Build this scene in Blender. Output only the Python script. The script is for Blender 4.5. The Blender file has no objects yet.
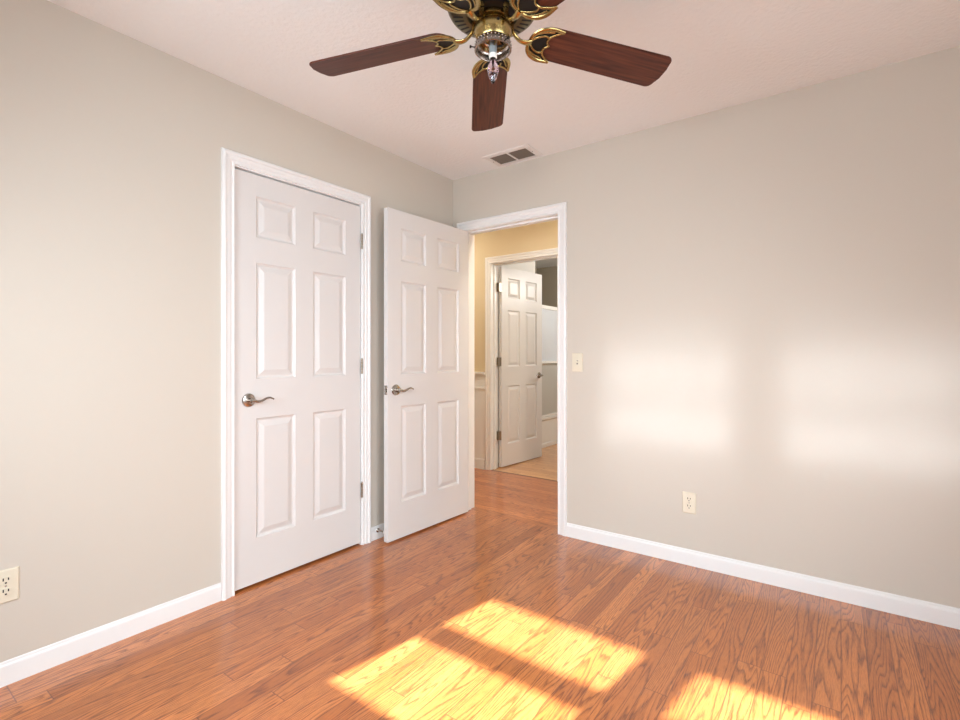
import bpy, bmesh, math
from mathutils import Vector, Matrix
R = math.radians
sc = bpy.context.scene
C = sc.collection

# ------------------------------------------------------------------ camera, light, exposure
cam = bpy.data.cameras.new('camera'); cam.sensor_width = 36.0; cam.lens = 495.0 / 960.0 * 36.0
cam.shift_y = -5.5 / 960.0; cam.clip_start = 0.02
camo = bpy.data.objects.new('camera', cam); C.objects.link(camo)
camo.location = (2.324, -2.857, 1.147); camo.rotation_euler = (R(90), 0, math.atan2(0.588, 0.809))
sc.camera = camo

EXPOSURE = -0.20
SUN = 46.0
world = bpy.data.worlds.new('sky'); sc.world = world; world.use_nodes = True
bg = world.node_tree.nodes['Background']; bg.inputs[0].default_value = (0.80, 0.90, 1.0, 1); bg.inputs[1].default_value = 1.2

sun = bpy.data.lights.new('sun', 'SUN'); sun.energy = SUN; sun.angle = R(0.9); sun.color = (0.79, 0.89, 1.0)
suno = bpy.data.objects.new('sun', sun); C.objects.link(suno)
suno.location = (1, -6, 5)
suno.rotation_euler = Vector((0.17, 1.0, -0.68)).to_track_quat('-Z', 'Y').to_euler()

def area(name, loc, direction, sx, sy, power, color=(1, 1, 1), spread=180):
    l = bpy.data.lights.new(name, 'AREA'); l.shape = 'RECTANGLE'; l.size = sx; l.size_y = sy
    l.energy = power; l.color = color; l.spread = R(spread)
    o = bpy.data.objects.new(name, l); C.objects.link(o); o.location = loc
    o.rotation_euler = Vector(direction).to_track_quat('-Z', 'Y').to_euler()
    return o
area('window_daylight_fill', (0.95, -3.36, 1.40), (0, 1, -0.28), 0.7, 0.55, 22, (0.84, 0.93, 1.0), 140)
area('window_daylight_fill', (1.86, -3.36, 1.40), (0, 1, -0.28), 0.7, 0.55, 22, (0.84, 0.93, 1.0), 140)
area('window_daylight_fill', (3.17, -1.95, 1.35), (-1, 0.08, -0.40), 1.5, 1.2, 31, (0.86, 0.94, 1.0), 130)  # soft fill light placed in the added side window
area('hall_lamp_and_fill', (1.30, 0.28, 2.38), (-0.2, 0.3, -1), 0.25, 0.25, 25, (1.0, 0.91, 0.76))
area('hall_lamp_and_fill', (-1.10, 0.60, 2.38), (0.2, 0.2, -1), 0.25, 0.25, 11, (1.0, 0.92, 0.80))  # second hall light, added off view to brighten the wainscot and wall
bl = bpy.data.lights.new('bathroom_fill', 'POINT'); bl.energy = 46; bl.shadow_soft_size = 0.16; bl.color = (1.0, 0.98, 0.95)  # added off-view light that brightens the bathroom and its ceiling
blo = bpy.data.objects.new('bathroom_fill', bl); C.objects.link(blo); blo.location = (0.70, 2.75, 2.05)

vs = sc.view_settings
vs.view_transform = 'Standard'; vs.look = 'None'; vs.gamma = 1.0; vs.use_curve_mapping = False; vs.exposure = EXPOSURE
cy = sc.cycles
cy.use_denoising = True
cy.caustics_reflective = True; cy.caustics_refractive = True
cy.use_guiding = True; cy.sample_clamp_indirect = 12.0; cy.blur_glossy = 0.0
cy.max_bounces = 12; cy.diffuse_bounces = 8; cy.glossy_bounces = 6; cy.transmission_bounces = 8
cy.use_adaptive_sampling = False

# ------------------------------------------------------------------ materials
def mat(name, color, rough=0.5, metal=0.0, spec=0.5, coat=0.0, coat_rough=0.1, bump=None, trans=0.0, ior=1.5):
    m = bpy.data.materials.new(name); m.use_nodes = True; nt = m.node_tree
    b = nt.nodes['Principled BSDF']
    b.inputs['Base Color'].default_value = (*color, 1); b.inputs['Roughness'].default_value = rough
    b.inputs['Metallic'].default_value = metal; b.inputs['Specular IOR Level'].default_value = spec
    b.inputs['Coat Weight'].default_value = coat; b.inputs['Coat Roughness'].default_value = coat_rough
    b.inputs['Transmission Weight'].default_value = trans; b.inputs['IOR'].default_value = ior
    if bump:
        scale, strength, dist, detail = bump
        tc = nt.nodes.new('ShaderNodeTexCoord'); n = nt.nodes.new('ShaderNodeTexNoise')
        n.inputs['Scale'].default_value = scale; n.inputs['Detail'].default_value = detail
        nt.links.new(tc.outputs['Object'], n.inputs['Vector'])
        bp = nt.nodes.new('ShaderNodeBump'); bp.inputs['Strength'].default_value = strength; bp.inputs['Distance'].default_value = dist
        nt.links.new(n.outputs['Fac'], bp.inputs['Height']); nt.links.new(bp.outputs['Normal'], b.inputs['Normal'])
    return m

M = {}
M['wall'] = mat('greige_paint', (0.585, 0.545, 0.480), 0.75, spec=0.25, bump=(90, 0.12, 0.002, 3))
M['ceiling'] = mat('ceiling_texture_paint', (0.83, 0.845, 0.845), 0.9, spec=0.1, bump=(55, 0.55, 0.006, 4))
M['trim'] = mat('white_trim_paint', (0.79, 0.80, 0.80), 0.32, spec=0.5)
M['door'] = mat('white_door_paint', (0.68, 0.67, 0.66), 0.36, spec=0.5, bump=(120, 0.05, 0.001, 2))
M['hallwall'] = mat('tan_hall_paint', (0.66, 0.555, 0.37), 0.75, spec=0.25)
M['bathwall'] = mat('taupe_bath_paint', (0.42, 0.37, 0.29), 0.75, spec=0.25)
M['bathwhite'] = mat('pale_bath_wall', (0.74, 0.73, 0.70), 0.7, spec=0.25)  # left bathroom wall, set paler than the taupe walls
M['closet'] = mat('closet_interior', (0.05, 0.045, 0.04), 0.9)
M['nickel'] = mat('satin_nickel', (0.42, 0.38, 0.34), 0.22, metal=1.0)
M['bronze_hinge'] = mat('brushed_hinge_metal', (0.36, 0.31, 0.25), 0.35, metal=1.0)
M['ivory'] = mat('ivory_plastic', (0.70, 0.65, 0.52), 0.35)
M['black'] = mat('black_void', (0.01, 0.01, 0.01), 0.7)
M['brass'] = mat('antique_brass', (0.42, 0.315, 0.13), 0.26, metal=1.0, bump=(60, 0.08, 0.002, 2))
M['brass_dull'] = mat('dull_antique_brass', (0.17, 0.145, 0.085), 0.32, metal=1.0)
M['darkbronze_shade'] = mat('dark_bronze_and_shade', (0.012, 0.009, 0.007), 0.5, metal=0.0, spec=0.2)  # near-black for bronze parts and for painted shade in the blade-iron cutouts
M['fitter'] = mat('pewter_fitter', (0.34, 0.29, 0.26), 0.22, metal=1.0)
M['glass'] = mat('clear_bulb_glass', (0.94, 0.86, 0.94), 0.02, trans=1.0, ior=1.45)
M['socket'] = mat('white_socket', (0.82, 0.80, 0.74), 0.4); M['greysocket'] = mat('grey_socket_sleeve', (0.25, 0.28, 0.29), 0.35)
M['tub'] = mat('white_tub_enamel', (0.82, 0.82, 0.80), 0.2)
M['surround'] = mat('grey_tub_surround', (0.50, 0.50, 0.47), 0.4)
M['rubber'] = mat('white_rubber', (0.82, 0.82, 0.80), 0.6)
M['vinyl'] = mat('placeholder', (0.6, 0.4, 0.25), 0.4)
M['ventdark'] = mat('vent_duct_dark', (0.05, 0.04, 0.03), 0.7)
M['ventwhite'] = mat('vent_enamel', (0.74, 0.73, 0.71), 0.5)
M['louver'] = mat('louver_grey', (0.17, 0.14, 0.11), 0.5)

def frosted():
    m = mat('frosted_glass', (0.88, 0.93, 0.99), 0.35, spec=0.5, bump=(70, 0.5, 0.004, 3))
    b = m.node_tree.nodes['Principled BSDF']; b.inputs['Transmission Weight'].default_value = 0.35
    return m
M['frost'] = frosted()

def wood_floor(name, width, length, along='Y', c_light=(0.64, 0.212, 0.052), c_mid=(0.47, 0.136, 0.027), c_dark=(0.11, 0.024, 0.006)):
    m = bpy.data.materials.new(name); m.use_nodes = True; nt = m.node_tree; N = nt.nodes; L = nt.links
    b = N['Principled BSDF']
    tc = N.new('ShaderNodeTexCoord'); sep = N.new('ShaderNodeSeparateXYZ'); L.new(tc.outputs['Object'], sep.inputs[0])
    cross, run = (sep.outputs['X'], sep.outputs['Y']) if along == 'Y' else (sep.outputs['Y'], sep.outputs['X'])
    def math_(op, a, v=None, c=None):
        n = N.new('ShaderNodeMath'); n.operation = op
        for i, s in enumerate((a, v, c)):
            if s is None: continue
            if isinstance(s, (int, float)): n.inputs[i].default_value = s
            else: L.new(s, n.inputs[i])
        return n.outputs[0]
    def comb(x, y, z):
        n = N.new('ShaderNodeCombineXYZ')
        for i, s in enumerate((x, y, z)):
            if isinstance(s, (int, float)): n.inputs[i].default_value = s
            else: L.new(s, n.inputs[i])
        return n.outputs[0]
    def white(v, dim='1D'):
        n = N.new('ShaderNodeTexWhiteNoise'); n.noise_dimensions = dim
        L.new(v, n.inputs['W' if dim == '1D' else 'Vector']); return n.outputs['Value']
    def noise(v, scale=1.0, detail=2.0, rough=0.5):
        n = N.new('ShaderNodeTexNoise'); n.inputs['Scale'].default_value = scale
        n.inputs['Detail'].default_value = detail; n.inputs['Roughness'].default_value = rough
        L.new(v, n.inputs['Vector']); return n.outputs['Fac']
    def ramp(v, stops):
        n = N.new('ShaderNodeValToRGB'); e = n.color_ramp.elements
        while len(e) < len(stops): e.new(0.5)
        for el, (p, c) in zip(e, stops): el.position = p; el.color = (*c, 1) if len(c) == 3 else c
        L.new(v, n.inputs[0]); return n.outputs[0]
    def mix(f, a, c, mode='MIX'):
        n = N.new('ShaderNodeMix'); n.data_type = 'RGBA'; n.blend_type = mode
        if isinstance(f, (int, float)): n.inputs[0].default_value = f
        else: L.new(f, n.inputs[0])
        for i, s in ((6, a), (7, c)):
            if isinstance(s, tuple): n.inputs[i].default_value = (*s, 1)
            else: L.new(s, n.inputs[i])
        return n.outputs[2]
    cs = math_('DIVIDE', math_('ADD', cross, 0.027), width)
    row = math_('FLOOR', cs); fx = math_('FRACT', cs)
    off = math_('MULTIPLY', white(row), 7.3)
    ln = math_('MULTIPLY_ADD', white(math_('ADD', row, 77.7)), 0.7 * length, length * 0.7)
    rs = math_('DIVIDE', math_('ADD', run, math_('ADD', off, 20.0)), ln)
    col = math_('FLOOR', rs); fy = math_('FRACT', rs)
    idv = comb(row, col, 3.7)
    r1 = white(idv, '3D'); r2 = white(comb(col, row, 9.1), '3D'); r3 = white(comb(row, col, 19.3), '3D')
    # cathedral grain: contour lines of a stretched noise that differs from board to board
    gx = math_('MULTIPLY_ADD', cross, 11.0, math_('MULTIPLY', r1, 61.0))
    gy = math_('MULTIPLY_ADD', run, 0.85, math_('MULTIPLY', r2, 43.0))
    h = noise(comb(gx, gy, math_('MULTIPLY', r3, 17.0)), 1.0, 2.0, 0.40)
    wob = noise(comb(math_('MULTIPLY', cross, 120.0), math_('MULTIPLY', run, 9.0), r1), 1.0, 2.0)
    lin = math_('MULTIPLY', cross, math_('MULTIPLY', math_('GREATER_THAN', r2, 0.55), math_('MULTIPLY_ADD', r3, 60.0, 40.0)))
    hk = math_('ADD', math_('ADD', lin, math_('MULTIPLY', h, math_('MULTIPLY_ADD', r1, 12.0, 18.0))), math_('MULTIPLY', wob, 0.30))
    saw = math_('FRACT', hk)
    ring = ramp(saw, [(0.0, (0.1, 0.1, 0.1)), (0.12, (0, 0, 0)), (0.50, (0.06, 0.06, 0.06)), (0.76, (0.75, 0.75, 0.75)), (0.88, (1, 1, 1)), (1.0, (0.1, 0.1, 0.1))])
    pores = noise(comb(math_('MULTIPLY', cross, 700.0), math_('MULTIPLY', run, 26.0), r1), 1.0, 2.0, 0.6)
    pore = ramp(pores, [(0.42, (0, 0, 0)), (0.64, (1, 1, 1))])
    ringp = math_('MULTIPLY', ring, math_('MULTIPLY_ADD', pore, 0.5, 0.55))
    base = mix(r3, c_mid, c_light)
    tint = mix(r1, (0.88, 0.86, 0.84), (1.10, 1.12, 1.14))
    base = mix(1.0, base, tint, 'MULTIPLY')
    c1 = mix(math_('MULTIPLY', ringp, 0.92), base, c_dark)
    c2 = mix(math_('MULTIPLY', pore, 0.36), c1, c_dark)
    # joints between boards
    ex = math_('MINIMUM', fx, math_('SUBTRACT', 1.0, fx))
    ey = math_('MULTIPLY', math_('MINIMUM', fy, math_('SUBTRACT', 1.0, fy)), math_('DIVIDE', ln, width))
    e = math_('MINIMUM', ex, ey)
    joint = ramp(e, [(0.0, (1, 1, 1)), (0.014, (0.7, 0.7, 0.7)), (0.032, (0, 0, 0))])
    c3 = mix(math_('MULTIPLY', joint, 0.8), c2, (0.13, 0.035, 0.012))
    L.new(c3, b.inputs['Base Color'])
    b.inputs['Roughness'].default_value = 0.42; b.inputs['Specular IOR Level'].default_value = 0.25
    b.inputs['Coat Weight'].default_value = 1.0; b.inputs['Coat Roughness'].default_value = 0.18; b.inputs['Coat IOR'].default_value = 1.5
    wav = noise(comb(math_('MULTIPLY', cross, 14.0), math_('MULTIPLY', run, 2.0), r3), 1.0, 1.0)
    bp = N.new('ShaderNodeBump'); bp.inputs['Strength'].default_value = 0.25; bp.inputs['Distance'].default_value = 0.0012
    hh = math_('SUBTRACT', wav, math_('ADD', math_('MULTIPLY', joint, 0.5), math_('MULTIPLY', ringp, 0.05)))
    L.new(hh, bp.inputs['Height']); L.new(bp.outputs['Normal'], b.inputs['Normal']); L.new(bp.outputs['Normal'], b.inputs['Coat Normal'])
    return m
M['floor'] = wood_floor('oak_strip_floor', 0.0785, 0.95)
M['floor_hall'] = wood_floor('oak_strip_floor_hall', 0.0785, 0.95, 'X')
M['floor_bath'] = wood_floor('bath_wood_tone_floor', 0.10, 0.5, 'X', (0.74, 0.40, 0.16), (0.64, 0.31, 0.115), (0.40, 0.16, 0.05))

def blade_wood():
    m = mat('walnut_blade', (0.13, 0.032, 0.015), 0.4, spec=0.25); nt = m.node_tree; N = nt.nodes; L = nt.links
    tc = N.new('ShaderNodeTexCoord'); mp = N.new('ShaderNodeMapping'); mp.inputs['Scale'].default_value = (6, 110, 20)
    n = N.new('ShaderNodeTexNoise'); n.inputs['Scale'].default_value = 1; n.inputs['Detail'].default_value = 3
    r = N.new('ShaderNodeValToRGB'); r.color_ramp.elements[0].position = 0.3; r.color_ramp.elements[0].color = (0.038, 0.010, 0.006, 1)
    r.color_ramp.elements[1].position = 0.7; r.color_ramp.elements[1].color = (0.115, 0.032, 0.016, 1)
    L.new(tc.outputs['Object'], mp.inputs[0]); L.new(mp.outputs[0], n.inputs['Vector']); L.new(n.outputs['Fac'], r.inputs[0])
    L.new(r.outputs[0], N['Principled BSDF'].inputs['Base Color']); return m
M['blade'] = blade_wood()

# ------------------------------------------------------------------ mesh helpers
def obj(name, bm, m, parent=None, smooth=False, bevel=0.0, loc=None):
    me = bpy.data.meshes.new(name)
    bmesh.ops.recalc_face_normals(bm, faces=bm.faces)
    bm.to_mesh(me); bm.free(); me.materials.append(m)
    if smooth:
        for p in me.polygons: p.use_smooth = True
        me.set_sharp_from_angle(angle=R(40))
    o = bpy.data.objects.new(name, me); C.objects.link(o)
    if parent: o.parent = parent
    if loc: o.location = loc
    if bevel:
        md = o.modifiers.new('bevel', 'BEVEL'); md.width = bevel; md.segments = 2; md.limit_method = 'ANGLE'
    return o
def empty(name, loc=(0, 0, 0), rz=0.0, rx=0.0):
    o = bpy.data.objects.new(name, None); C.objects.link(o); o.location = loc; o.rotation_euler = (rx, 0, rz)
    o.empty_display_size = 0.05; return o
def tag(o, label, cat, group=None):
    o['label'] = label; o['category'] = cat
    if group: o['group'] = group
    return o
def struct(o, label=None):
    o['kind'] = 'structure'
    if label: o['label'] = label
    return o
def box(bm, x0, x1, y0, y1, z0, z1):
    v = [bm.verts.new((x, y, z)) for z in (z0, z1) for y in (y0, y1) for x in (x0, x1)]
    for f in ((0, 2, 3, 1), (4, 5, 7, 6), (0, 1, 5, 4), (2, 6, 7, 3), (0, 4, 6, 2), (1, 3, 7, 5)):
        bm.faces.new([v[i] for i in f])
def boxes(*bs):
    bm = bmesh.new()
    for b in bs: box(bm, *b)
    return bm
def lathe(bm, prof, n=48, c=(0, 0), axis='Z', closed=False):
    """prof: list of (radius, height)"""
    rings = []
    for r, z in prof:
        ring = []
        for i in range(n if r > 1e-6 else 1):
            a = 2 * math.pi * i / n
            p = (c[0] + r * math.cos(a), c[1] + r * math.sin(a), z)
            ring.append(bm.verts.new(p))
        rings.append(ring)
    pairs = list(zip(rings, rings[1:])) + ([(rings[-1], rings[0])] if closed else [])
    for a, b in pairs:
        for i in range(n):
            j = (i + 1) % n
            if len(a) == 1 and len(b) == 1: continue
            if len(a) == 1: bm.faces.new((a[0], b[i], b[j]))
            elif len(b) == 1: bm.faces.new((a[i], a[j], b[0]))
            else: bm.faces.new((a[i], a[j], b[j], b[i]))
def tube(bm, pts, radii, n=10, flat=1.0, up=Vector((0, 0, 1))):
    pts = [Vector(p) for p in pts]
    if isinstance(radii, (int, float)): radii = [radii] * len(pts)
    rings = []
    for i, p in enumerate(pts):
        t = (pts[min(i + 1, len(pts) - 1)] - pts[max(i - 1, 0)]).normalized()
        s = t.cross(up)
        if s.length < 1e-4: s = t.cross(Vector((1, 0, 0)))
        s.normalize(); u = s.cross(t).normalized()
        rings.append([bm.verts.new(p + s * math.cos(a) * radii[i] + u * math.sin(a) * radii[i] * flat)
                      for a in (2 * math.pi * k / n for k in range(n))])
    for a, b in zip(rings, rings[1:]):
        for k in range(n): bm.faces.new((a[k], a[(k + 1) % n], b[(k + 1) % n], b[k]))
    bm.faces.new(rings[0][::-1]); bm.faces.new(rings[-1])
def curve(ctrl, n=8):
    """Catmull-Rom through ctrl"""
    P = [Vector(c) for c in ctrl]; P = [2 * P[0] - P[1]] + P + [2 * P[-1] - P[-2]]; out = []
    for i in range(1, len(P) - 2):
        for k in range(n):
            t = k / n; a, b, c, d = P[i - 1:i + 3]
            out.append(0.5 * ((2 * b) + (c - a) * t + (2 * a - 5 * b + 4 * c - d) * t * t + (3 * b - a - 3 * c + d) * t ** 3))
    return out + [P[-2]]
def prism(bm, pts, z0, z1):
    lo = [bm.verts.new((x, y, z0)) for x, y in pts]; hi = [bm.verts.new((x, y, z1)) for x, y in pts]
    bm.faces.new(lo[::-1]); bm.faces.new(hi)
    for i in range(len(pts)):
        j = (i + 1) % len(pts); bm.faces.new((lo[i], lo[j], hi[j], hi[i]))

# ------------------------------------------------------------------ room shell
H = 2.44; W = 3.2; D = 3.4; T = 0.12
D1 = (-1.634, -0.865, 2.047)       # closet opening on the left wall (y0, y1, top)
D2 = (0.103, 0.868, 2.047)         # hall doorway in the far wall (x0, x1, top)
HY = 1.18                          # near face of the hall's far wall
D3 = (-0.475, 0.255, 2.047)        # bathroom doorway in the hall's far wall

struct(obj('floor', boxes((-0.06, W, -D, 0.06, -0.06, 0)), M['floor']), 'glossy orange oak strip floor of the bedroom')
struct(obj('floor', boxes((-2.0, 1.9, 0.0605, HY + 0.005, -0.06, 0)), M['floor_hall']), 'oak strip floor of the hall beyond the doorway')
struct(obj('floor', boxes((-1.5, 1.3, HY + 0.0055, 3.9, -0.06, 0)), M['floor_bath']), 'pale wood-tone floor of the bathroom')
struct(obj('ceiling', boxes((-T, W + T, -D - T, T, H, H + 0.08)), M['ceiling']), 'textured off-white bedroom ceiling')
struct(obj('ceiling', boxes((-2.0, 1.9, T + 0.001, 3.9, H, H + 0.08)), M['ceiling']), 'ceiling over the hall and bathroom')

wl = struct(obj('wall_left', boxes((-T, 0, -D - T, D1[0] - 0.02, 0, H), (-T, 0, D1[1] + 0.02, 0.0, 0, H), (-T, 0, D1[0] - 0.02, D1[1] + 0.02, D1[2] + 0.02, H)), M['wall']), 'greige wall with the closet door')
wr = struct(obj('wall_right', boxes((-T, D2[0] - 0.02, 0, T, 0, H), (D2[1] + 0.02, W + T, 0, T, 0, H), (D2[0] - 0.02, D2[1] + 0.02, 0, T, D2[2] + 0.02, H)), M['wall']), 'greige wall with the open hall doorway')

def wall_with_holes(bm, axis, a0, a1, p0, p1, holes):
    """axis 'x': wall runs along x from a0..a1, thickness y p0..p1; holes (h0,h1,z0,z1)"""
    cur = a0
    for h0, h1, z0, z1 in sorted(holes):
        segs = [(cur, h0, 0, H), (h0, h1, 0, z0), (h0, h1, z1, H)]
        for s in segs:
            if axis == 'x': box(bm, s[0], s[1], p0, p1, s[2], s[3])
            else: box(bm, p0, p1, s[0], s[1], s[2], s[3])
        cur = h1
    if axis == 'x': box(bm, cur, a1, p0, p1, 0, H)
    else: box(bm, p0, p1, cur, a1, 0, H)
WZ0, WZ1, RZ0, RZ1 = 1.12, 1.68, 1.387, 1.469
WX = ((0.587, 1.305), (1.500, 2.220))
bm = bmesh.new()
wall_with_holes(bm, 'x', -T, W + T, -D - 0.10, -D, [(a - 0.06, b + 0.06, WZ0 - 0.06, WZ1 + 0.10) for a, b in WX])
struct(obj('wall_back', bm, M['wall']))
SW = (-2.75, -1.15, 0.70, 2.05)
bm = bmesh.new()
wall_with_holes(bm, 'y', -D, 0.0, W, W + T, [(SW[0], SW[1], SW[2], SW[3])])
struct(obj('wall_side', bm, M['wall']))
for i, (a, b) in enumerate(WX):
    w = struct(empty('window_%d' % (i + 1), ((a + b) / 2, -D, WZ0)), 'white double-hung window behind the camera')
    cx = (a + b) / 2; z0 = WZ0
    f = 0.062
    obj('window_frame', boxes((a - f - cx, a - cx, -0.03, -0.001, WZ0 - f - z0, WZ1 + 0.10 - z0), (b - cx, b + f - cx, -0.03, -0.001, WZ0 - f - z0, WZ1 + 0.10 - z0),
        (a - cx, b - cx, -0.03, -0.001, WZ1 - z0, WZ1 + 0.10 - z0), (a - cx, b - cx, -0.03, -0.001, WZ0 - f - z0, WZ0 - z0)), M['trim'], w)
    obj('meeting_rail', boxes((a - cx, b - cx, -0.03, -0.002, RZ0 - z0, RZ1 - z0)), M['trim'], w)
w = struct(empty('window_3', (W, (SW[0] + SW[1]) / 2, SW[2])), 'unseen side window added as a source of soft fill light')  # unseen window, added to let soft fill light in
yc = (SW[0] + SW[1]) / 2; hw = (SW[1] - SW[0]) / 2; hh = SW[3] - SW[2]
obj('window_frame', boxes((0.04, 0.09, -hw, -hw + 0.05, 0, hh), (0.04, 0.09, hw - 0.05, hw, 0, hh), (0.04, 0.09, -hw, hw, 0, 0.05), (0.04, 0.09, -hw, hw, hh - 0.05, hh),
    (0.04, 0.09, -hw, hw, hh / 2 - 0.02, hh / 2 + 0.02)), M['trim'], w)

# closet behind the closed door
struct(obj('wall_closet', boxes((-0.72, -0.70, -1.9, -0.6, 0, H), (-0.70, -T - 0.001, -1.92, -1.90, 0, H), (-0.70, -T - 0.001, -0.6, -0.58, 0, H),
    (-0.70, -T - 0.001, -1.9, -0.6, H - 0.02, H), (-0.70, -0.0605, -1.9, -0.6, -0.05, -0.001)), M['closet']))

# hall and bathroom
BY = HY + T
struct(obj('wall_hall', boxes((-2.0, D3[0] - 0.02, HY, BY, 0, H), (D3[1] + 0.02, 1.9, HY, BY, 0, H), (D3[0] - 0.02, D3[1] + 0.02, HY, BY, D3[2] + 0.02, H)), M['hallwall']), 'tan hall wall with the bathroom doorway')
struct(obj('wall_hall_end', boxes((1.9, 2.0, T, HY, 0, H), (-2.1, -2.0, T, HY, 0, H), (-2.0, -T - 0.001, 0.0, T, 0, H)), M['hallwall']))
struct(obj('wall_bathroom_left', boxes((-0.72, -0.60, BY, 2.28, 0, H)), M['bathwhite']), 'pale bathroom wall beside the bathtub alcove')
struct(obj('wall_bathroom_alcove', boxes((-1.47, -1.35, 2.16, 3.78, 0, H), (-1.35, -0.721, 2.16, 2.28, 0, H)), M['bathwall']))
struct(obj('wall_bathroom_back', boxes((-1.5, 1.3, 3.66, 3.78, 0, H)), M['bathwall']), 'taupe bathroom back wall')
struct(obj('wall_bathroom_right', boxes((1.2, 1.3, BY, 3.66, 0, H)), M['bathwall']))

# ------------------------------------------------------------------ trim
CP = [(0.0, 0.011), (0.004, 0.016), (0.012, 0.018), (0.018, 0.0165), (0.022, 0.0115), (0.039, 0.0100), (0.042, 0.0060), (0.050, 0.0055), (0.056, 0.0095), (0.0600, 0.009), (0.061, 0.0)]
# profile across a casing: (distance from OUTER edge, thickness)
def casing(bm, u0, u1, top, place):
    """mitred casing round an opening u0..u1, height top; place(u, z, d) -> point, d = distance out of the wall"""
    cw = 0.061
    pts = [(0.0, 0.0)] + CP
    paths = []
    for s, d in pts:
        o = cw - s
        paths.append([(u0 - o, 0.0, d), (u0 - o, top + o, d), (u1 + o, top + o, d), (u1 + o, 0.0, d)])
    vs_ = [[bm.verts.new(place(*p)) for p in path] for path in paths]
    for a, b in zip(vs_, vs_[1:]):
        for k in range(3): bm.faces.new((a[k], a[k + 1], b[k + 1], b[k]))
    for k in (0, 3): bm.faces.new([v[k] for v in vs_])
def jamb(bm, u0, u1, top, d0, d1, place, th=0.018, stop=None):
    def b3(a0, a1, z0, z1, e0, e1):
        ps = [place(a, z, e) for z in (z0, z1) for e in (e0, e1) for a in (a0, a1)]
        v = [bm.verts.new(p) for p in ps]
        for f in ((0, 2, 3, 1), (4, 5, 7, 6), (0, 1, 5, 4), (2, 6, 7, 3), (0, 4, 6, 2), (1, 3, 7, 5)): bm.faces.new([v[i] for i in f])
    b3(u0 - th, u0, 0, top + th, d0, d1); b3(u1, u1 + th, 0, top + th, d0, d1); b3(u0, u1, top, top + th, d0, d1)
    if stop:
        s0, s1 = stop
        b3(u0, u0 + 0.011, 0, top, s0, s1); b3(u1 - 0.011, u1, 0, top, s0, s1); b3(u0 + 0.011, u1 - 0.011, top - 0.011, top, s0, s1)
PL = lambda u, z, d: (d, u, z)             # left wall, out of the wall = +x
PR = lambda u, z, d: (u, -d, z)            # far wall, out of the wall = -y (room side)
PRh = lambda u, z, d: (u, T + d, z)        # far wall, hall side
PH = lambda u, z, d: (u, HY - d, z)        # hall far wall, hall side
PB = lambda u, z, d: (u, BY + d, z)
bm = bmesh.new(); casing(bm, D1[0] - 0.004, D1[1] + 0.004, D1[2] + 0.004, PL); jamb(bm, D1[0], D1[1], D1[2], -T, 0.0, PL, stop=(-0.075, -0.040))
struct(obj('trim_1', bm, M['trim']), 'white casing around the closet door')
bm = bmesh.new(); casing(bm, D2[0] + 0.001, D2[1] - 0.001, D2[2] - 0.001 + 0.004, PR); casing(bm, D2[0], D2[1], D2[2], PRh); jamb(bm, D2[0], D2[1], D2[2], -T, 0.0, PR, stop=(-0.075, -0.040))
struct(obj('trim_2', bm, M['trim']), 'white casing around the hall doorway')
bm = bmesh.new(); casing(bm, D3[0] - 0.004, D3[1] + 0.004, D3[2] + 0.004, PH); casing(bm, D3[0], D3[1], D3[2], PB); jamb(bm, D3[0], D3[1], D3[2], -T, 0.0, PH, stop=(-0.080, -0.045))
struct(obj('trim_3', bm, M['trim']), 'white casing around the bathroom doorway')

BP = [(0.0, 0.0), (0.012, 0.0), (0.012, 0.064), (0.0105, 0.069), (0.0065, 0.074), (0.0055, 0.079), (0.003, 0.083), (0.0, 0.084)]
BPL = [(d * 0.5, z) for d, z in BP]
def baseboard(name, u0, u1, place, label=None, prof=BP):
    bm = bmesh.new()
    a = [bm.verts.new(place(u0, z, d)) for d, z in prof]; b = [bm.verts.new(place(u1, z, d)) for d, z in prof]
    n = len(prof)
    for i in range(n): bm.faces.new((a[i], a[(i + 1) % n], b[(i + 1) % n], b[i]))
    bm.faces.new(a[::-1]); bm.faces.new(b)
    return struct(obj(name, bm, M['trim']), label)
baseboard('baseboard_left', -D, D1[0] - 0.066, PL, 'white baseboard left of the closet door', BPL)
baseboard('baseboard_left', D1[1] + 0.066, 0.0, PL, 'white baseboard behind the open door', BPL)
baseboard('baseboard_right', D2[1] + 0.061, W, PR, 'white baseboard under the bright wall')
baseboard('baseboard_side', -D, 0.0, lambda u, z, d: (W - d, u, z))
baseboard('baseboard_hall', -2.0, D3[0] - 0.066, PH, prof=[(0, 0), (0.018, 0), (0.018, 0.085), (0.012, 0.10), (0, 0.10)])
# wainscot of the hall: flat panel, cap rail and lower moulding
bm = boxes((-2.0, D3[0] - 0.066, HY - 0.006, HY - 0.0005, 0.10, 0.97), (-2.0, D3[0] - 0.066, HY - 0.030, HY - 0.0005, 0.955, 0.972),
           (-2.0, D3[0] - 0.066, HY - 0.020, HY - 0.0005, 0.938, 0.955), (-2.0, D3[0] - 0.066, HY - 0.014, HY - 0.0065, 0.80, 0.82))
struct(obj('trim_4', bm, M['trim']), 'white wainscot panel with a cap rail in the hall')
struct(obj('trim_5', boxes((D3[0], D3[1], HY - 0.002, HY + 0.010, 0.0, 0.0008)), M['darkbronze_shade']), 'thin dark strip where the hall floor meets the bathroom floor')

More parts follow.
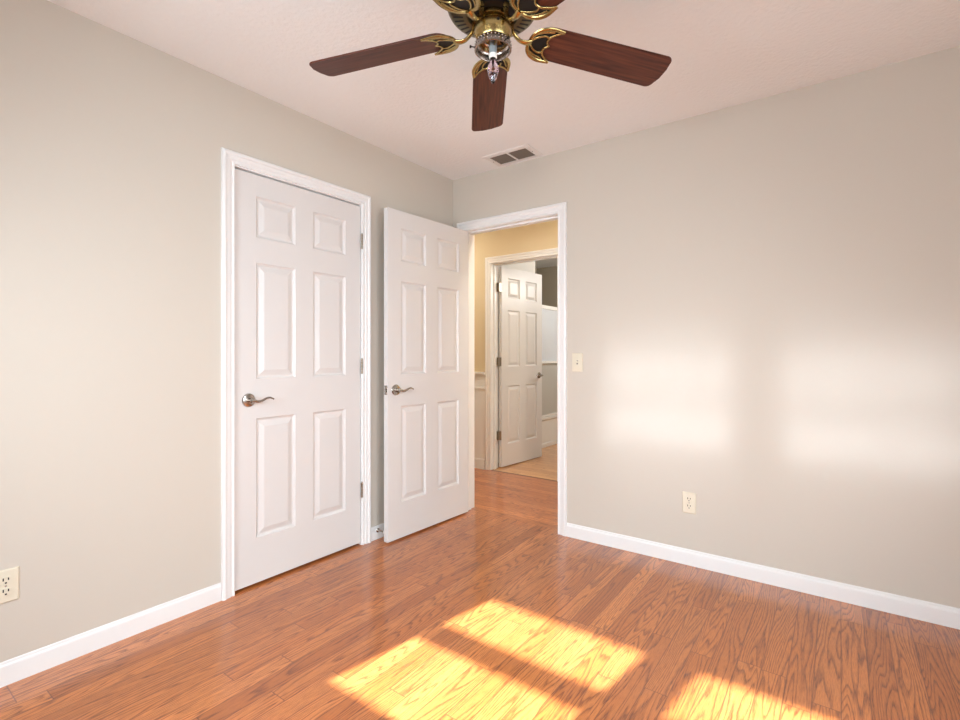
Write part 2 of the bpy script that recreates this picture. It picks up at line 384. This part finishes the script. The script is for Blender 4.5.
# ------------------------------------------------------------------ doors
ZP = [(0.221, 0.816), (1.012, 1.589), (1.714, 1.918)]
def door_leaf(width, height=2.024, th=0.035):
    """leaf occupies x 0..width, y 0..th; moulded on both faces"""
    bm = bmesh.new()
    s = width / 0.765
    xp = [(0.108 * s, 0.328 * s), (0.437 * s, 0.657 * s)]
    xs = [0, xp[0][0], xp[0][1], xp[1][0], xp[1][1], width]
    zs = [0] + [v for p in ZP for v in p] + [height]
    ringp = [(0, 0), (0.004, 0.005), (0.009, 0.0092), (0.012, 0.0102), (0.017, 0.0102), (0.041, 0.0022), (0.045, 0.0014)]
    for side in (0, 1):
        def P(x, z, d): return bm.verts.new((x, d if side == 0 else th - d, z))
        for i in range(5):
            for k in range(7):
                x0, x1, z0, z1 = xs[i], xs[i + 1], zs[k], zs[k + 1]
                if i % 2 == 1 and k % 2 == 1:
                    prev = None
                    for ins, d in ringp:
                        cur = [P(x0 + ins, z0 + ins, d), P(x1 - ins, z0 + ins, d), P(x1 - ins, z1 - ins, d), P(x0 + ins, z1 - ins, d)]
                        if prev:
                            for q in range(4): bm.faces.new((prev[q], prev[(q + 1) % 4], cur[(q + 1) % 4], cur[q]))
                        prev = cur
                    bm.faces.new(prev)
                else:
                    bm.faces.new([P(x0, z0, 0), P(x1, z0, 0), P(x1, z1, 0), P(x0, z1, 0)])
    for a, b in (((0, 0), (width, 0)), ((width, 0), (width, height)), ((width, height), (0, height)), ((0, height), (0, 0))):
        bm.faces.new([bm.verts.new((a[0], 0, a[1])), bm.verts.new((b[0], 0, b[1])), bm.verts.new((b[0], th, b[1])), bm.verts.new((a[0], th, a[1]))])
    bmesh.ops.remove_doubles(bm, verts=bm.verts, dist=1e-5)
    return bm
def lever(parent, x, z, face_y, sgn_out, sgn_dir):
    """lever handle; sgn_out -1: sticks out towards -y of the leaf; sgn_dir: lever runs towards +/-x"""
    h = empty('door_handle', (x, face_y, z)); h.parent = parent
    bm = bmesh.new()
    lathe(bm, [(0, 0), (0.033, 0), (0.034, 0.003), (0.031, 0.0085), (0.024, 0.0105), (0.0125, 0.012), (0.0115, 0.03), (0.0125, 0.038), (0, 0.040)], 40)
    bmesh.ops.transform(bm, matrix=Matrix.Rotation(R(90) * (1 if sgn_out < 0 else -1), 4, 'X'), verts=bm.verts)
    obj('rosette', bm, M['nickel'], h, smooth=True)
    bm = bmesh.new(); o = sgn_out; d = sgn_dir
    pts = curve([(-0.008 * d, o * 0.043, 0.000), (0.006 * d, o * 0.044, -0.001), (0.025 * d, o * 0.045, -0.006), (0.045 * d, o * 0.045, -0.003), (0.068 * d, o * 0.045, 0.007), (0.088 * d, o * 0.045, 0.009), (0.108 * d, o * 0.044, 0.001)], 6)
    n = len(pts); rad = [0.0105 - 0.0062 * (i / (n - 1)) ** 0.8 for i in range(n)]
    tube(bm, pts, rad, 12, flat=0.9)
    obj('lever', bm, M['nickel'], h, smooth=True)
def hinge(parent, x, y, z, leaf=None):
    bm = bmesh.new(); 
    for k in range(5):
        z0 = z - 0.045 + 0.018 * k
        lathe(bm, [(0, z0 + 0.0006), (0.0058, z0 + 0.0006), (0.0062, z0 + 0.0016), (0.0062, z0 + 0.0164), (0.0058, z0 + 0.0174), (0, z0 + 0.0174)], 16, (x, y))
    lathe(bm, [(0, z + 0.0455), (0.0045, z + 0.046), (0.003, z + 0.050), (0, z + 0.051)], 16, (x, y))
    if leaf: box(bm, *leaf[:4], z - 0.044, z + 0.044)
    obj('hinge', bm, M['bronze_hinge'], parent, smooth=True)

# closed closet door: local x runs along +y of the world, leaf front face flush with the wall
d = struct(empty('door_1', (-0.007, D1[0] + 0.003, 0.014), R(90)), 'closed white six-panel closet door on the left wall')
obj('door_leaf', door_leaf(0.761), M['door'], d)
lever(d, 0.068, 0.909, 0.0, -1, +1)
for z in (0.318, 1.062, 1.812): hinge(d, 0.7655, -0.0115, z)
# open door, leaf swung past square towards the left wall
d = struct(empty('door_2', (0.110, -0.004, 0.012), R(-92.2)), 'white six-panel door standing open against the left wall')
bm = door_leaf(0.762); bmesh.ops.translate(bm, vec=(0.003, 0.005, 0), verts=bm.verts)
obj('door_leaf', bm, M['door'], d)
lever(d, 0.703, 0.918, 0.040, +1, -1); lever(d, 0.703, 0.918, 0.005, -1, -1)
for z in (0.318, 1.062, 1.812): hinge(d, 0.0, -0.001, z)
obj('latch_plate', boxes((0.765, 0.7662, 0.011, 0.034, 0.89, 0.947), (0.766, 0.774, 0.017, 0.028, 0.907, 0.929)), M['nickel'], d)
# bathroom door, hinged on the left jamb, opened into the bathroom
d = struct(empty('door_3', (D3[0] + 0.004, BY + 0.004, 0.012), R(85.0)), 'white six-panel bathroom door standing open beyond the hall')
bm = door_leaf(0.722); bmesh.ops.translate(bm, vec=(0.003, -0.040, 0), verts=bm.verts)
obj('door_leaf', bm, M['door'], d)
lever(d, 0.664, 0.905, -0.040, -1, -1)
for z in (0.318, 1.062, 1.812): hinge(d, 0.0, 0.0, z, leaf=(-0.0305, 0.003, -0.0385, -0.002))

# ------------------------------------------------------------------ bathtub and its screen
t = tag(empty('bathtub', (-0.975, 2.97, 0)), 'white bathtub in the alcove behind the bathroom door', 'bathtub')
bm = bmesh.new()
x0, x1, y0, y1 = -0.365, 0.375, -0.685, 0.685
def rect(bm, ix, iy, z): return [bm.verts.new(p) for p in ((x0 + ix, y0 + iy, z), (x1 - ix, y0 + iy, z), (x1 - ix, y1 - iy, z), (x0 + ix, y1 - iy, z))]
rs = [rect(bm, 0.012, 0.0, 0.0), rect(bm, 0.012, 0.0, 0.05), rect(bm, 0.02, 0.0, 0.055), rect(bm, 0.02, 0.0, 0.33), rect(bm, 0.0, 0.0, 0.345), rect(bm, 0.0, 0.0, 0.375), rect(bm, 0.07, 0.07, 0.378), rect(bm, 0.10, 0.12, 0.30), rect(bm, 0.14, 0.2, 0.08)]
for a, b in zip(rs, rs[1:]):
    for q in range(4): bm.faces.new((a[q], a[(q + 1) % 4], b[(q + 1) % 4], b[q]))
bm.faces.new(rs[-1]); bm.faces.new(rs[0])
obj('tub_body', bm, M['tub'], t, bevel=0.004)
s = tag(empty('shower_screen', (-0.625, 2.97, 0.379)), 'frosted glass screen standing on the bathtub rim', 'shower screen')
zt = 1.753 - 0.379; zm = 1.05 - 0.379
obj('screen_frame', boxes((-0.015, 0.015, -0.684, 0.684, zt - 0.045, zt), (-0.015, 0.015, -0.684, 0.684, 0.0, 0.025),
    (-0.015, 0.015, -0.684, -0.66, 0.025, zt - 0.045), (-0.015, 0.015, 0.66, 0.684, 0.025, zt - 0.045)), M['tub'], s)
obj('glass_pane', boxes((-0.004, 0.004, -0.66, 0.66, zm, zt - 0.045)), M['frost'], s)
obj('lower_panel', boxes((-0.004, 0.004, -0.66, 0.66, 0.025, zm)), M['surround'], s)
obj('towel_bar', boxes((0.016, 0.03, -0.6, 0.6, zm - 0.012, zm + 0.014), (0.004, 0.016, -0.6, -0.58, zm - 0.01, zm + 0.01), (0.004, 0.016, 0.58, 0.6, zm - 0.01, zm + 0.01)), M['tub'], s)

# ------------------------------------------------------------------ outlets, switch, door stop
def outlet(loc, rz, label):
    o = tag(empty('wall_outlet', loc, rz), label, 'outlet', None)
    bm = bmesh.new(); w, h = 0.0355, 0.0575
    a = [bm.verts.new((x, 0, z)) for x, z in ((-w, -h), (w, -h), (w, h), (-w, h))]
    b = [bm.verts.new((x, -0.003, z)) for x, z in ((-w, -h), (w, -h), (w, h), (-w, h))]
    c = [bm.verts.new((x, -0.0055, z)) for x, z in ((-w + .004, -h + .004), (w - .004, -h + .004), (w - .004, h - .004), (-w + .004, h - .004))]
    for p, q in ((a, b), (b, c)):
        for i in range(4): bm.faces.new((p[i], p[(i + 1) % 4], q[(i + 1) % 4], q[i]))
    bm.faces.new(c); bm.faces.new(a[::-1])
    obj('cover_plate', bm, M['ivory'], o)
    for s in (-1, 1):
        bm = bmesh.new(); zc = s * 0.0195
        pts = []
        for k in range(28):
            an = 2 * math.pi * k / 28; pts.append((0.0172 * math.cos(an), max(-0.0132, min(0.0132, 0.0172 * math.sin(an)))))
        prism(bm, pts, 0.0055, 0.0075)
        bmesh.ops.rotate(bm, verts=bm.verts, matrix=Matrix.Rotation(R(90), 3, 'X')); bmesh.ops.translate(bm, verts=bm.verts, vec=(0, 0, zc))
        so = obj('socket', bm, M['ivory'], o)
        obj('socket_slots', boxes((-0.0085, -0.0050, -0.0080, -0.0074, zc + 0.0003, zc + 0.0103), (0.0050, 0.0083, -0.0080, -0.0074, zc + 0.0010, zc + 0.0095),
            (-0.0026, 0.0026, -0.0080, -0.0074, zc - 0.0095, zc - 0.0045)), M['black'], so)
    bm = bmesh.new(); lathe(bm, [(0, 0.0055), (0.0032, 0.0055), (0.0028, 0.0068), (0, 0.007)], 16); bmesh.ops.rotate(bm, verts=bm.verts, matrix=Matrix.Rotation(R(90), 3, 'X'))
    obj('screw', bm, M['nickel'], o, smooth=True)
    return o
outlet((0.0002, -2.436, 0.344), R(90), 'ivory wall outlet on the left wall near the left baseboard')
outlet((1.660, -0.0002, 0.338), 0, 'ivory wall outlet on the bright right wall')
sw = tag(empty('light_switch', (1.001, -0.0002, 1.098)), 'ivory toggle light switch beside the hall doorway', 'light switch')
obj('cover_plate', boxes((-0.0355, 0.0355, -0.0055, 0, -0.0575, 0.0575)), M['ivory'], sw, bevel=0.002)
bm = boxes((-0.005, 0.005, -0.017, -0.0055, -0.004, 0.010)); 
obj('toggle', bm, M['ivory'], sw, bevel=0.0015)
obj('toggle_slot', boxes((-0.0055, 0.0055, -0.0060, -0.0054, -0.0125, 0.0125)), M['louver'], sw)
for z in (-0.030, 0.030):
    bm = bmesh.new(); lathe(bm, [(0, 0.0055), (0.0032, 0.0055), (0.0028, 0.0066), (0, 0.0068)], 16); bmesh.ops.rotate(bm, verts=bm.verts, matrix=Matrix.Rotation(R(90), 3, 'X')); bmesh.ops.translate(bm, verts=bm.verts, vec=(0, 0, z))
    obj('screw', bm, M['ivory'], sw, smooth=True)
ds = tag(empty('door_stop', (0.006, -0.742, 0.055)), 'small chrome door stop on the baseboard behind the open door', 'door stop')
bm = bmesh.new(); lathe(bm, [(0, 0.0), (0.013, 0.0), (0.013, 0.003), (0.006, 0.008), (0.0045, 0.012), (0.0045, 0.058), (0, 0.058)], 20); bmesh.ops.rotate(bm, verts=bm.verts, matrix=Matrix.Rotation(R(90), 3, 'Y'))
obj('rod', bm, M['nickel'], ds, smooth=True)
bm = bmesh.new(); lathe(bm, [(0, 0.058), (0.009, 0.058), (0.0095, 0.066), (0.007, 0.072), (0, 0.073)], 20); bmesh.ops.rotate(bm, verts=bm.verts, matrix=Matrix.Rotation(R(90), 3, 'Y'))
obj('rubber_tip', bm, M['rubber'], ds, smooth=True)

# ------------------------------------------------------------------ ceiling vent
v = tag(empty('ceiling_vent', (0.603, -0.130, H)), 'white two-panel ceiling vent register near the room corner', 'vent')
hx, hy = 0.135, 0.068; fx, fy = 0.172, 0.098
bm = bmesh.new()
def ring2(bm, px, py, z): return [bm.verts.new(p) for p in ((-px, -py, z), (px, -py, z), (px, py, z), (-px, py, z))]
rr = [ring2(bm, fx, fy, 0), ring2(bm, fx - 0.002, fy - 0.002, -0.004), ring2(bm, fx - 0.02, fy - 0.02, -0.008), ring2(bm, hx, hy, -0.008), ring2(bm, hx, hy, -0.0005)]
for a, b in zip(rr, rr[1:]):
    for q in range(4): bm.faces.new((a[q], a[(q + 1) % 4], b[(q + 1) % 4], b[q]))
box(bm, -0.006, 0.006, -hy, hy, -0.008, -0.0005)
obj('vent_frame', bm, M['ventwhite'], v)
obj('duct_opening', boxes((-hx, hx, -hy, hy, -0.0012, -0.0004)), M['ventdark'], v)
for sx in (-1, 1):
    bm = bmesh.new(); n = 9
    for i in range(n):
        yy = -hy + 0.008 + (2 * hy - 0.016) * i / (n - 1)
        a0, a1 = (0.007, hx - 0.001) if sx > 0 else (-hx + 0.001, -0.007)
        vv = [bm.verts.new(p) for p in ((a0, yy - 0.004, -0.002), (a1, yy - 0.004, -0.002), (a1, yy + 0.002, -0.0075), (a0, yy + 0.002, -0.0075), (a0, yy - 0.003, -0.002), (a1, yy - 0.003, -0.002), (a1, yy + 0.003, -0.0075), (a0, yy + 0.003, -0.0075))]
        for f in ((0, 1, 2, 3), (4, 7, 6, 5), (0, 4, 5, 1), (3, 2, 6, 7), (0, 3, 7, 4), (1, 5, 6, 2)): bm.faces.new([vv[q] for q in f])
    obj('louver_panel', bm, M['louver'], v)
for sx in (-1, 1):
    bm = bmesh.new(); lathe(bm, [(0, -0.0075), (0.004, -0.0075), (0.003, -0.0098), (0, -0.010)], 12, (sx * (hx + 0.014), 0))
    obj('screw', bm, M['louver'], v, smooth=True)

# ------------------------------------------------------------------ ceiling fan
FX, FY, FZ = 1.453, -1.590, 2.135
fan = tag(empty('ceiling_fan', (FX, FY, H)), 'antique brass ceiling fan with five dark walnut blades and one bare bulb', 'ceiling fan')
zz = lambda z: z - H
def lobj(name, prof, m, n=56, parent=fan, closed=False):
    bm = bmesh.new(); lathe(bm, [(r, zz(z)) for r, z in prof], n, closed=closed); return obj(name, bm, m, parent, smooth=True)
lobj('canopy', [(0, 2.4395), (0.088, 2.4395), (0.090, 2.432), (0.078, 2.412), (0.06, 2.400), (0.05, 2.392), (0, 2.392)], M['brass'])
lobj('motor_housing', [(0, 2.392), (0.05, 2.392), (0.075, 2.386), (0.115, 2.372), (0.134, 2.352), (0.139, 2.33), (0.139, 2.25), (0.144, 2.242), (0.144, 2.226), (0.140, 2.216), (0.137, 2.212),
     (0.134, 2.207), (0.128, 2.204), (0.088, 2.200), (0.082, 2.202), (0.080, 2.212), (0, 2.212)], M['brass_dull'])
bm = bmesh.new()
for k in range(36):
    a = 2 * math.pi * k / 36; ca, sa = math.cos(a), math.sin(a)
    r0, r1, w = 0.094, 0.125, 0.0036
    ps = []
    for dz in (-0.0006, 0.0004):
        for r, s in ((r0, -1), (r1, -1), (r1, 1), (r0, 1)):
            zb = 2.200 + (r - 0.088) / 0.04 * 0.004
            ps.append(bm.verts.new((r * ca - s * w * sa, r * sa + s * w * ca, zz(zb + dz))))
    for f in ((0, 1, 2, 3), (4, 7, 6, 5), (0, 4, 5, 1), (1, 5, 6, 2), (2, 6, 7, 3), (3, 7, 4, 0)): bm.faces.new([ps[q] for q in f])
obj('vent_slots', bm, M['black'], fan)
lobj('flywheel', [(0, 2.211), (0.066, 2.211), (0.068, 2.206), (0.068, 2.198), (0.060, 2.192), (0, 2.192)], M['darkbronze_shade'])
lobj('hub_band', [(0, 2.192), (0.052, 2.192), (0.054, 2.189), (0.053, 2.179), (0.048, 2.176), (0, 2.176)], M['brass'])
lobj('switch_housing', [(0, 2.176), (0.040, 2.176), (0.041, 2.169), (0.050, 2.168), (0.0550, 2.165), (0.0575, 2.158), (0.0575, 2.142), (0.056, 2.136), (0.0530, 2.128), (0.052, 2.122), (0.050, 2.119), (0, 2.119)], M['brass'])
fit = lobj('light_fitter', [(0.046, 2.119), (0.050, 2.119), (0.053, 2.114), (0.0555, 2.106), (0.0565, 2.094), (0.0575, 2.090), (0.0560, 2.0885), (0.0535, 2.0885), (0.0525, 2.091), (0.0515, 2.104), (0.049, 2.112), (0.046, 2.114)], M['fitter'], closed=True)
bm = bmesh.new()
for k in range(30):
    a = 2 * math.pi * k / 30
    for zr, rr_ in ((2.111, 0.0545), (2.0995, 0.0563)):
        bmesh.ops.create_uvsphere(bm, u_segments=8, v_segments=6, radius=0.0030, matrix=Matrix.Translation((rr_ * math.cos(a), rr_ * math.sin(a), zz(zr))))
obj('beading', bm, M['fitter'], fit, smooth=True)
for k in range(3):
    a = R(225 + 120 * k); bm = bmesh.new()
    p = Vector((math.cos(a), math.sin(a), 0))
    c0 = Vector((0, 0, zz(2.096)))
    tube(bm, [c0 + p * 0.05, c0 + p * 0.068, c0 + p * 0.0681, c0 + p * 0.073], [0.0018, 0.0018, 0.0045, 0.0045], 10)
    obj('thumbscrew', bm, M['darkbronze_shade'], fit, smooth=True)
for k, (ax, ay, cname) in enumerate(((-0.022, 0.012, 'brass'), (0.020, 0.014, 'darkbronze_shade'), (-0.012, -0.022, 'fitter'), (0.020, -0.016, 'brass_dull'))):
    bm = bmesh.new(); tube(bm, curve([(ax, ay, zz(2.118)), (ax * 1.3, ay * 1.3, zz(2.108)), (ax * 0.6, ay * 0.6, zz(2.102)), (ax * 0.2, ay * 0.2, zz(2.108))], 5), 0.0035, 8)
    obj('wire', bm, M[cname], fit, smooth=True)
lobj('socket_sleeve', [(0, 2.118), (0.0125, 2.118), (0.0125, 2.100), (0.0118, 2.090), (0.0118, 2.080), (0, 2.080)], M['greysocket'], 24)
lobj('lamp_socket', [(0, 2.0795), (0.0125, 2.0795), (0.0125, 2.068), (0.0105, 2.066), (0, 2.066)], M['socket'], 24)
BPF = [(0.0075, 2.062), (0.0085, 2.058), (0.0135, 2.048), (0.0168, 2.038), (0.0172, 2.030), (0.0155, 2.018), (0.0110, 2.004), (0.0055, 1.993), (0.0018, 1.9875), (0, 1.9865)]
bulb = lobj('light_bulb', BPF + [(0, 1.9885), (0.0013, 1.9893), (0.0045, 1.994), (0.0098, 2.005), (0.0143, 2.0185), (0.0160, 2.030), (0.0156, 2.0375), (0.0123, 2.0475), (0.0073, 2.0572), (0.0063, 2.062)], M['glass'], 32)
lobj('bulb_base', [(0, 2.066), (0.0088, 2.066), (0.0088, 2.0605), (0.0055, 2.0590), (0, 2.0590)], M['darkbronze_shade'], 20, bulb)
lobj('filament_stem', [(0, 2.059), (0.0022, 2.059), (0.0016, 2.045), (0.0008, 2.036), (0, 2.036)], M['darkbronze_shade'], 10, bulb)
bm = bmesh.new(); a0 = R(-90 + 36 + 14)
bmesh.ops.create_uvsphere(bm, u_segments=12, v_segments=8, radius=0.0042, matrix=Matrix.Translation((0.0572 * math.cos(a0), 0.0572 * math.sin(a0), zz(2.152))))
obj('housing_screw', bm, M['darkbronze_shade'], fan, smooth=True)

PITCH = R(-12)
def tilt(bm, z0, x0=0.0):
    bmesh.ops.rotate(bm, verts=bm.verts, cent=(0, 0, 0), matrix=Matrix.Rotation(PITCH, 3, 'X'))
    bmesh.ops.translate(bm, verts=bm.verts, vec=(0, 0, z0))
def blade_outline():
    pts = []
    r0, r1 = 0.137, 0.637
    w0, w1 = 0.062, 0.069
    n = 10
    for k in range(n + 1):       # rounded root
        a = math.pi / 2 + math.pi * k / n
        pts.append((r0 + 0.045 + 0.045 * math.cos(a), w0 * math.sin(a)))
    # lower side to tip (y negative), rounded tip corners, slightly bowed tip
    def corner(cx_, cy_, r, a0, a1): return [(cx_ + r * math.cos(a0 + (a1 - a0) * i / 6), cy_ + r * math.sin(a0 + (a1 - a0) * i / 6)) for i in range(7)]
    pts += corner(r1 - 0.030, -w1 + 0.024, 0.024, -math.pi / 2, 0)
    pts += [(r1 + 0.000, -0.02), (r1 + 0.001, 0.02)]
    pts += corner(r1 - 0.030, w1 - 0.024, 0.024, 0, math.pi / 2)
    return pts
def make_blade(angle):
    e = empty('fan_blade', (0, 0, zz(FZ) + 0.014), angle); e.parent = fan; e.rotation_euler = (0, R(1.8), angle)
    bm = bmesh.new(); prism(bm, blade_outline(), 0.0, 0.006); tilt(bm, 0.004)
    obj('blade_board', bm, M['blade'], e, bevel=0.0015)
    iron = 'blade_iron'
    # dark sheet painted in for the shade seen in the iron's cutouts
    bm = bmesh.new()
    out = [(0.160, 0.0), (0.163, 0.026), (0.176, 0.046), (0.198, 0.058), (0.235, 0.062), (0.228, 0.045), (0.214, 0.030), (0.222, 0.0)]
    full = out + [(x, -y) for x, y in out[-2:0:-1]]
    prism(bm, full, -0.0035, -0.0005); bmesh.ops.translate(bm, verts=bm.verts, vec=(-0.034, 0, 0)); tilt(bm, 0.004)
    plate = bm
    obj('iron_cutout_shade', plate, M['darkbronze_shade'], e)
    bm = bmesh.new(); z = -0.006
    for s in (1, -1):
        c = curve([(0.156, 0.0, z), (0.162, 0.028 * s, z), (0.180, 0.050 * s, z), (0.210, 0.062 * s, z), (0.252, 0.061 * s, z)], 6)
        nn = len(c); tube(bm, c, [0.0050 + 0.0025 * math.sin(math.pi * i / (nn - 1)) for i in range(nn)], 8, flat=0.6)
        c = curve([(0.252, 0.061 * s, z), (0.232, 0.048 * s, z), (0.215, 0.030 * s, z), (0.214, 0.012 * s, z), (0.226, 0.0, z)], 6)
        tube(bm, c, 0.0034, 8, flat=0.7)
        c = curve([(0.160, 0.004 * s, z), (0.178, 0.022 * s, z), (0.198, 0.032 * s, z), (0.216, 0.028 * s, z)], 5)
        tube(bm, c, 0.0032, 8, flat=0.7)
        c = curve([(0.166, 0.030 * s, z), (0.190, 0.044 * s, z), (0.222, 0.053 * s, z)], 5)
        tube(bm, c, 0.0030, 8, flat=0.7)
    bmesh.ops.translate(bm, verts=bm.verts, vec=(-0.034, 0, 0)); tilt(bm, 0.004)
    c = curve([(0.062, 0.0, 0.055), (0.062, 0.0, 0.030), (0.070, 0.0, 0.010), (0.090, 0.0, -0.006), (0.110, 0.0, -0.008), (0.128, 0.0, -0.003)], 6)
    nn = len(c); tube(bm, c, [0.0115 - 0.004 * math.sin(math.pi * min(1, i / (nn - 1) * 1.1)) for i in range(nn)], 10, flat=0.6, up=Vector((0, 0, 1)))
    obj(iron, bm, M['brass'], e, smooth=True)
    return e
for k in range(5): make_blade(R(54.8 + 72 * k))

# the left wall stands a hair off square with the far wall: turn it and all that is fixed to it about the corner
turn = Matrix.Rotation(R(-0.42), 4, 'Z')
bpy.context.view_layer.update()
for o in list(C.objects):
    if o.parent is None and (o.name in ('wall_left', 'trim_1', 'door_1', 'door_stop', 'wall_outlet', 'wall_closet') or o.name.startswith('baseboard_left')):
        o.matrix_world = turn @ o.matrix_world
